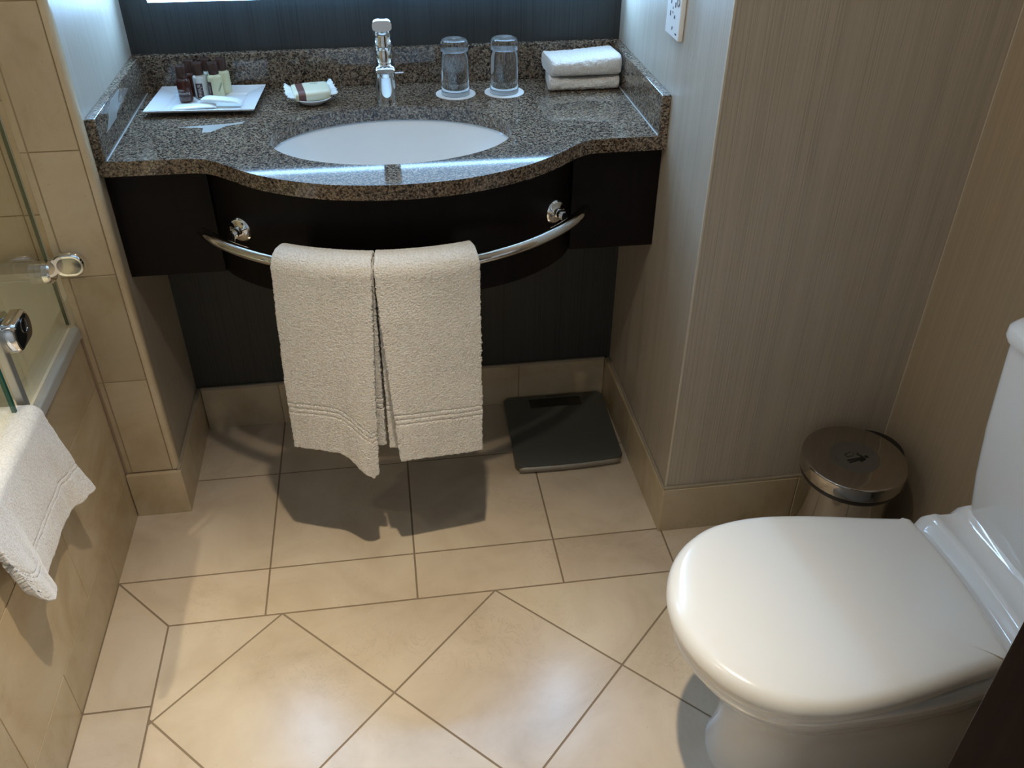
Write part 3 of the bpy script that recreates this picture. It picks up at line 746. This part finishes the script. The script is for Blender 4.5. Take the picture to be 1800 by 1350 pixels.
# ------------------------------------------------------------ wall socket
so=thing('shaver_socket',(XR-.006,-.275,1.14),'white shaver socket plate on the wall right of the basin','socket')
b=NB(); box(b,(XR-.011,-.321,1.073),(XR,-.235,1.219)); pl=link('plate',b,WHITEP,so,bevel=.003,seg=3)
DK=mat('dark_slots',(.05,.06,.07),.6); xs_=XR-.0112
for (yy_,zz,hy,hz) in ((-.262,1.136,.0022,.0045),(-.289,1.134,.0022,.0045),(-.262,1.114,.0022,.0045),(-.289,1.112,.0030,.0030),(-.2755,1.126,.0015,.002),(-.2755,1.118,.0015,.002),(-.280,1.090,.0018,.0030),(-.305,1.084,.0045,.0015)):
    b=NB(); box(b,(xs_-.0004,yy_-hy,zz-hz),(xs_+.0004,yy_+hy,zz+hz)); link('slot',b,DK,pl,smooth=False)
b=NB(); lathe(b,[(.006,0),(.006,.0012),(.008,.0012),(.008,0)],(xs_-.0010,-.305,1.142),24,axis='x'); link('ring',b,mat('grey_ring',(.4,.45,.5),.4),pl)
# ------------------------------------------------------------ lit mirror
mi=thing('mirror',(.577,YB-.02,1.078),'wall mirror with glowing edge above the backsplash','mirror')
b=NB(); box(b,(.068,YB-.030,1.083),(1.090,YB-.0,1.90)); link('housing',b,mat('mirror_back',(.3,.3,.3),.5),mi,smooth=False)
b=NB(); box(b,(.110,YB-.0335,1.150),(1.048,YB-.0300,1.86)); link('glass',b,mat('mirror_silver',(.9,.92,.93),.01,1),mi,smooth=False)
EM=m_emit('mirror_light',COOL,MIRROR_LIGHT); EB=m_emit('mirror_lower_light',COOL,MIRROR_LIGHT*.22)
b=NB(); box(b,(.110,YB-.0338,1.0840),(1.048,YB-.0300,1.150)); link('frosted_band',b,m_emit('frosted_glow',COOL,2.2),mi,smooth=False)
b=NB(); box(b,(.068,YB-.0335,1.0785),(.562,YB-.027,1.0835)); link('light_strip',b,EB,mi,smooth=False)
b=NB(); box(b,(.582,YB-.0335,1.0785),(1.090,YB-.027,1.0835)); link('light_strip',b,EB,mi,smooth=False)
for lo,hi in (((.068,1.083),(.110,1.90)),((1.048,1.083),(1.090,1.90)),((.110,1.86),(1.048,1.90))):
    b=NB(); box(b,(lo[0],YB-.0335,lo[1]),(hi[0],YB-.0300,hi[1])); link('light_strip',b,EM,mi,smooth=False)
# ------------------------------------------------------------ bathroom scale
ss=thing('bathroom_scale',(.97,-.16,0),'dark grey bathroom scale on the floor under the vanity','scale')
ca,cb_,cc_,cd=(.8289,-.0135),(1.1165,-.0150),(1.1085,-.3090),(.8225,-.3140)
def sring(k,z,drop=0):
    out=[]; cx=(ca[0]+cb_[0])/2; cy=-.162; n=14
    def lerp(a,b,t): return (a[0]+(b[0]-a[0])*t,a[1]+(b[1]-a[1])*t)
    P=[cd,cc_,cb_,ca]; r=.05
    for i in range(4):
        p,q=P[i],P[(i+1)%4]
        for t in [.045+.91*j/n for j in range(n+1)]:
            x,y=lerp(p,q,t)
            if i==0: y-=.006*(1-(2*t-1)**2)
            z2=z-drop*abs(y-cy)/.15*0
            out.append((cx+(x-cx)*k,cy+(y-cy)*k,z2))
    return out
b=NB(); loft(b,[sring(.90,.004),sring(.97,.005),sring(.995,.012),sring(1,.0215),sring(.995,.0242),sring(.98,.0250)],cap0=True,cap1=True); link('platform',b,mat('dark_grey_platform',(.095,.10,.09),.35),ss)
b=NB(); n=24
rings=[]
for y_,z0,z1 in ((0,.006,.0235),):
    top_=[];bot=[]
    for j in range(n+1):
        t=.03+.94*j/n; x=cd[0]+(cc_[0]-cd[0])*t; y=cd[1]+(cc_[1]-cd[1])*t-.006*(1-(2*t-1)**2)-.0022
        h=.0085*min(1,(1-abs(2*t-1))*9)**.5
        top_.append((x,y,.0150+h*.92)); bot.append((x,y+.001,.0150-h))
    rings=[bot,top_]
loft(b,rings,closed=False); link('front_edge',b,mat('brushed_grey_edge',(.42,.40,.36),.35,.7),ss,solid=.003)
b=NB(); prism(b,[(.9005,-.0710),(1.0470,-.0725),(1.0475,-.0330),(.9005,-.0315)],.0250,.0254); dw=link('display_window',b,mat('black_window',(.020,.022,.022),.15),ss,smooth=False)
b=NB(); prism(b,[(.930,-.0660),(1.012,-.0668),(1.012,-.0385),(.930,-.0377)],.0254,.0257); link('lcd',b,mat('dark_lcd',(.008,.009,.009),.25),dw,smooth=False)
b=NB()
text_mesh('beurer',.0105,BLACKP,Matrix.Translation((.967,-.0225,.02515))@Matrix.Scale(1.0,4),'lettering',ss)
for sx,sy in ((.86,-.04),(1.085,-.045),(.86,-.285),(1.08,-.285)):
    b=NB(); lathe(b,[(0,0),(.014,0),(.014,.0055),(0,.0055)],(sx,sy,0),20); link('foot',b,BLACKP,ss)
# ------------------------------------------------------------ pedal bin
bxc,byc,br_=1.503,-.688,.110
pb=thing('pedal_bin',(bxc,byc,0),'stainless steel pedal bin in the corner behind the toilet','bin')
b=NB(); lathe(b,[(0,.012),(.094,.012),(.0945,.016),(.0985,.246),(.1000,.250)],(bxc,byc,0),64); link('body',b,STEEL,pb)
b=NB(); lathe(b,[(0,0),(.097,0),(.099,.003),(.099,.013),(.095,.015),(0,.015)],(bxc,byc,0),64); link('base_ring',b,BLACKP,pb)
b=NB(); lathe(b,[(.0985,.246),(.105,.248),(.1075,.254),(.1075,.262),(.099,.262)],(bxc,byc,0),64); link('rim_ring',b,BLACKP,pb)
b=NB(); lathe(b,[(.100,.261),(.1065,.260),(.1095,.262),(br_,.266),(br_,.2895),(.1093,.2922),(.1075,.2938),(.105,.2943),(.08,.2946),(.05,.2948),(0,.295)],(bxc,byc,0),72); ld=link('lid',b,STEEL,pb)
b=NB(); lathe(b,[(0,.2956),(.0525,.2950),(.053,.2940)],(bxc,byc,0),48); st_=link('sticker',b,mat('grey_sticker',(.15,.145,.125),.35,.5),ld)
b=NB(); a0=math.radians(-4); a1=math.radians(62); n=24
ring=[]
for k in range(n+1):
    a=a0+(a1-a0)*k/n; w=.004+.024*math.sin(PI*k/n)**.8
    ri,ro=br_-.002,br_+w; c,s=math.cos(a),math.sin(a); zt_=.284
    ring.append([(bxc+ri*c,byc+ri*s,.245),(bxc+ro*c,byc+ro*s,.245),(bxc+ro*c,byc+ro*s,zt_-.006),(bxc+(ro-.004)*c,byc+(ro-.004)*s,zt_),(bxc+ri*c,byc+ri*s,zt_)])
loft(b,ring,cap0=True,cap1=True); link('hinge_housing',b,BLACKP,pb)
b=NB(); box(b,(bxc-.125,byc-.105,.008),(bxc-.075,byc-.060,.016)); link('pedal',b,BLACKP,pb,bevel=.003)
# tidy-man pictogram, turned on the lid
PM=Matrix.Translation((bxc-.002,byc-.002,.29575))@Matrix.Rotation(math.radians(-78),4,'Z')@Matrix.Scale(1.45,4)
BK=mat('black_print',(.008,.008,.008),.4)
b=NB()
def poly(pts,s=.001): prism(b,[(x*s,y*s) for x,y in pts],0,.0002)
def bar(p,q,w):
    d=V((q[0]-p[0],q[1]-p[1])).normalized(); n_=V((-d.y,d.x))*w/2
    poly([(p[0]+n_.x,p[1]+n_.y),(p[0]-n_.x,p[1]-n_.y),(q[0]-n_.x,q[1]-n_.y),(q[0]+n_.x,q[1]+n_.y)])
poly([(5+3.0*math.cos(a),17.5+3.0*math.sin(a)) for a in [2*PI*i/16 for i in range(16)]])
poly([(1,13),(9,13),(11,11),(9.5,2),(7.2,2),(8,9),(7,1),(3,1),(2.5,9)]); bar((2,12),(-4.5,7.5),2.4); bar((-4,8),(-7,11),2.0)
bar((3.6,2),(2.6,-15),3.0); bar((7.0,2),(7.6,-15),3.0); bar((9.8,10),(11.5,2.5),2.4)
bar((-12,2),(-10.5,-10),1.1); bar((-10.5,-10),(-4.5,-10),1.1); bar((-4.5,-10),(-3.2,0),1.1); bar((-9,4),(-8,5.5),1.2); bar((-6,1.5),(-5.3,3),1.0)
b.transform(PM); link('pictogram',b,BK,st_,smooth=False)
rr9=random.Random(4); FP=mat('faded_print',(.09,.085,.075),.5)
for (aa,nn,dd) in ((math.radians(20),9,1),(math.radians(205),11,1)):
    b=NB()
    for k in range(nn):
        a=aa+(k-nn/2)*.105
        if k in(4,): continue
        p=(43*math.cos(a),43*math.sin(a)); t_=(math.cos(a),math.sin(a))
        bar((p[0]-t_[0]*1.6,p[1]-t_[1]*1.6),(p[0]+t_[0]*1.6,p[1]+t_[1]*1.6),1.1+rr9.random()*1.3)
    b.transform(Matrix.Translation((bxc,byc,.29560))); link('worn_print',b,FP,st_,smooth=False)
# ------------------------------------------------------------ toilet
TY=-1.1425
to=thing('toilet',(1.35,TY,0),'white close-coupled toilet with closed lid','toilet')
prof=[(.945,0),(.9475,.030),(.957,.068),(.975,.107),(1.0,.140),(1.03,.165),(1.07,.186),(1.12,.1965),(1.17,.1985),(1.23,.193),(1.29,.183),(1.35,.171),(1.40,.162),(1.425,.158)]
def outline(n=5,dx=0,k=1.0,rear=1.436,rb=.012):
    s=spline(prof,n); half=[(p.x,max(0,p.y)) for p in s]
    up=half; pts=[(x,TY+w) for x,w in up]
    rearp=[(rear+rb*(1-(t*2-1)**2)+.0,TY+.150-.300*t) for t in [i/10 for i in range(11)]]
    pts+=rearp+[(x,TY-w) for x,w in reversed(up[1:])]
    return pts
base=outline(); cxm=1.19
def scaled(pts,off,z,c=(cxm,TY)):
    """offset inwards by off (towards the centre, roughly even)"""
    out=[]; n=len(pts)
    for i,p in enumerate(pts):
        a=V(pts[(i-2)%n]); c_=V(pts[(i+2)%n]); d=(c_-a).normalized(); nrm=V((-d.y,d.x))
        toC=V((c[0]-p[0],c[1]-p[1]))
        if nrm.dot(toC)<0: nrm=-nrm
        out.append((p[0]+nrm.x*off,p[1]+nrm.y*off,z))
    return out
b=NB()
lid=[(.0035,.3925),(.0005,.3945),(0,.3985),(.0008,.404),(.0035,.4105),(.008,.4155),(.014,.4190)]
rings=[scaled(base,o_,z) for o_,z in lid]
for k,z in ((.975,.4203),(.94,.4216),(.88,.4231),(.78,.4244),(.6,.4255),(.4,.4261),(.2,.4264),(.04,.4265)):
    r0=scaled(base,.014,z); rings.append([(cxm+(x-cxm)*k,TY+(y-TY)*k,z) for x,y,_ in r0])
loft(b,rings,cap0=True,cap1=True); link('seat_lid',b,SEATM,to)
b=NB(); rings=[scaled(base,o_,z) for o_,z in ((.012,.3745),(.006,.3765),(.0045,.381),(.0045,.3885),(.008,.3915))]; loft(b,rings,cap0=True,cap1=True); link('seat',b,SEATM,to)
# bowl and pedestal: a loft of egg outlines
def egg(xf,xb,hw,z,p=2.0,xm=None,n=72):
    xm=xm if xm is not None else (xf+.45*(xb-xf)); out=[]
    for i in range(n):
        a=2*PI*i/n; c,s=math.cos(a),math.sin(a)
        q=p if c>0 else 2.0
        ex=2/q
        rx=(xb-xm) if c>0 else (xm-xf)
        out.append((xm+rx*math.copysign(abs(c)**ex,c),TY+hw*math.copysign(abs(s)**(2/(2+(q-2)*.5)),s),z))
    return out
b=NB()
lv=[(.975,1.50,.168,.3745,3.2),(.962,1.52,.180,.3720,3.2),(.957,1.53,.183,.366,3.2),(.957,1.54,.183,.350,3.2),(.961,1.55,.180,.344,3.2),(.966,1.55,.176,.341,3.2),(.970,1.56,.174,.330,3.2),(.985,1.57,.165,.305,3.2),(1.008,1.58,.150,.275,3.0),(1.035,1.585,.130,.235,2.9),(1.056,1.59,.114,.19,2.9),(1.068,1.60,.104,.14,2.9),(1.073,1.61,.101,.09,2.9),(1.070,1.62,.104,.04,2.9),(1.064,1.625,.110,.012,2.9),(1.062,1.627,.112,0,2.9)]
rings=[egg(a,c,h_,z,p_,1.15 if z>.3 else 1.18) for a,c,h_,z,p_ in lv]
loft(b,rings,cap0=True,cap1=True); link('bowl',b,CERAM,to)
b=NB()   # deck that carries the cistern, with a soft step
pf=[(1.405,.365),(1.425,.376),(1.440,.3790),(1.456,.3790),(1.464,.3830),(1.474,.4010),(1.478,.4045),(1.484,.4055),(1.490,.4045),(1.502,.4000),(1.524,.3990),(1.537,.4040),(1.548,.416),(1.60,.42),(1.652,.42)]
rings=[]
for i in range(25):
    v=-1+2*i/24; e=max(0,(abs(v)-.88)/.12); dz=-.020*e**2; hw=.183
    bow=.014*(1-v*v)
    rings.append([(x+(bow*(1 if .39<z<.5 or x<1.5 else 0)*max(0,min(1,(1.55-x)/.08))),TY+v*(hw if x>1.5 else hw-(1.5-x)*.12),z+dz) for x,z in pf]+[(1.652,TY+v*hw*.96,.33),(1.42,TY+v*hw*.88,.33)])
loft(b,rings,cap0=True,cap1=True); link('deck',b,CERAM,to)
b=NB(); rings=[]
for z,xf,hw in ((.41,1.548,.168),(.43,1.543,.172),(.50,1.534,.180),(.60,1.521,.184),(.70,1.512,.186),(.772,1.506,.187)):
    pts=rr(xf,XRR-.004,TY-hw,TY+hw,.03,z,6); pts=[(x,y,z) for x,y,_ in pts]
    rings.append(pts)
loft(b,rings,cap0=True,cap1=True); link('cistern',b,CERAM,to)
b=NB(); rings=[]
for z,o_ in ((.772,.004),(.774,-.006),(.782,-.009),(.796,-.008),(.806,-.001),(.810,.012),(.812,.03)):
    rings.append(rr(1.506+o_,XRR-.003,TY-.187+o_,TY+.187-o_,.034,z,6))
loft(b,rings,cap0=True,cap1=True); link('cistern_lid',b,CERAM,to)
b=NB(); lathe(b,[(0,.006),(.018,.006),(.021,.003),(.021,0)],(1.585,TY,.812),32); link('flush_button',b,CHROME,to)
# ------------------------------------------------------------ door, shelf, ceiling lamps
b=NB(); e=V((1.1095,-1.55,0)); d=V((.95,-.32,0)).normalized(); n_=V((.80,.60,0))*.04
c4=[e,e+d*.56,e+d*.56+n_,e+n_]; prism(b,[(p.x,p.y) for p in c4],.006,2.03)
dr=struct('door_1',b,DOORW,smooth=False,bevel=.002)
for nm,(lx,ly,lz),lab in (('downlight',LAMP_MAIN,'round recessed ceiling downlight above the middle of the floor'),('downlight',LAMP_BATH,'round recessed ceiling downlight above the bath')):
    t=thing(nm,(lx,ly,CEIL),lab,'ceiling light','recessed ceiling lights')
    b=NB(); lathe(b,[(.036,-.001),(.036,-.006),(.048,-.006),(.050,-.001)],(lx,ly,CEIL),32); link('bezel',b,CHROME,t)
    b=NB(); lathe(b,[(0,-.002),(.035,-.002),(.035,-.0005),(0,-.0005)],(lx,ly,CEIL),24); link('lens',b,m_emit('lamp_lens',WARM,30),t)
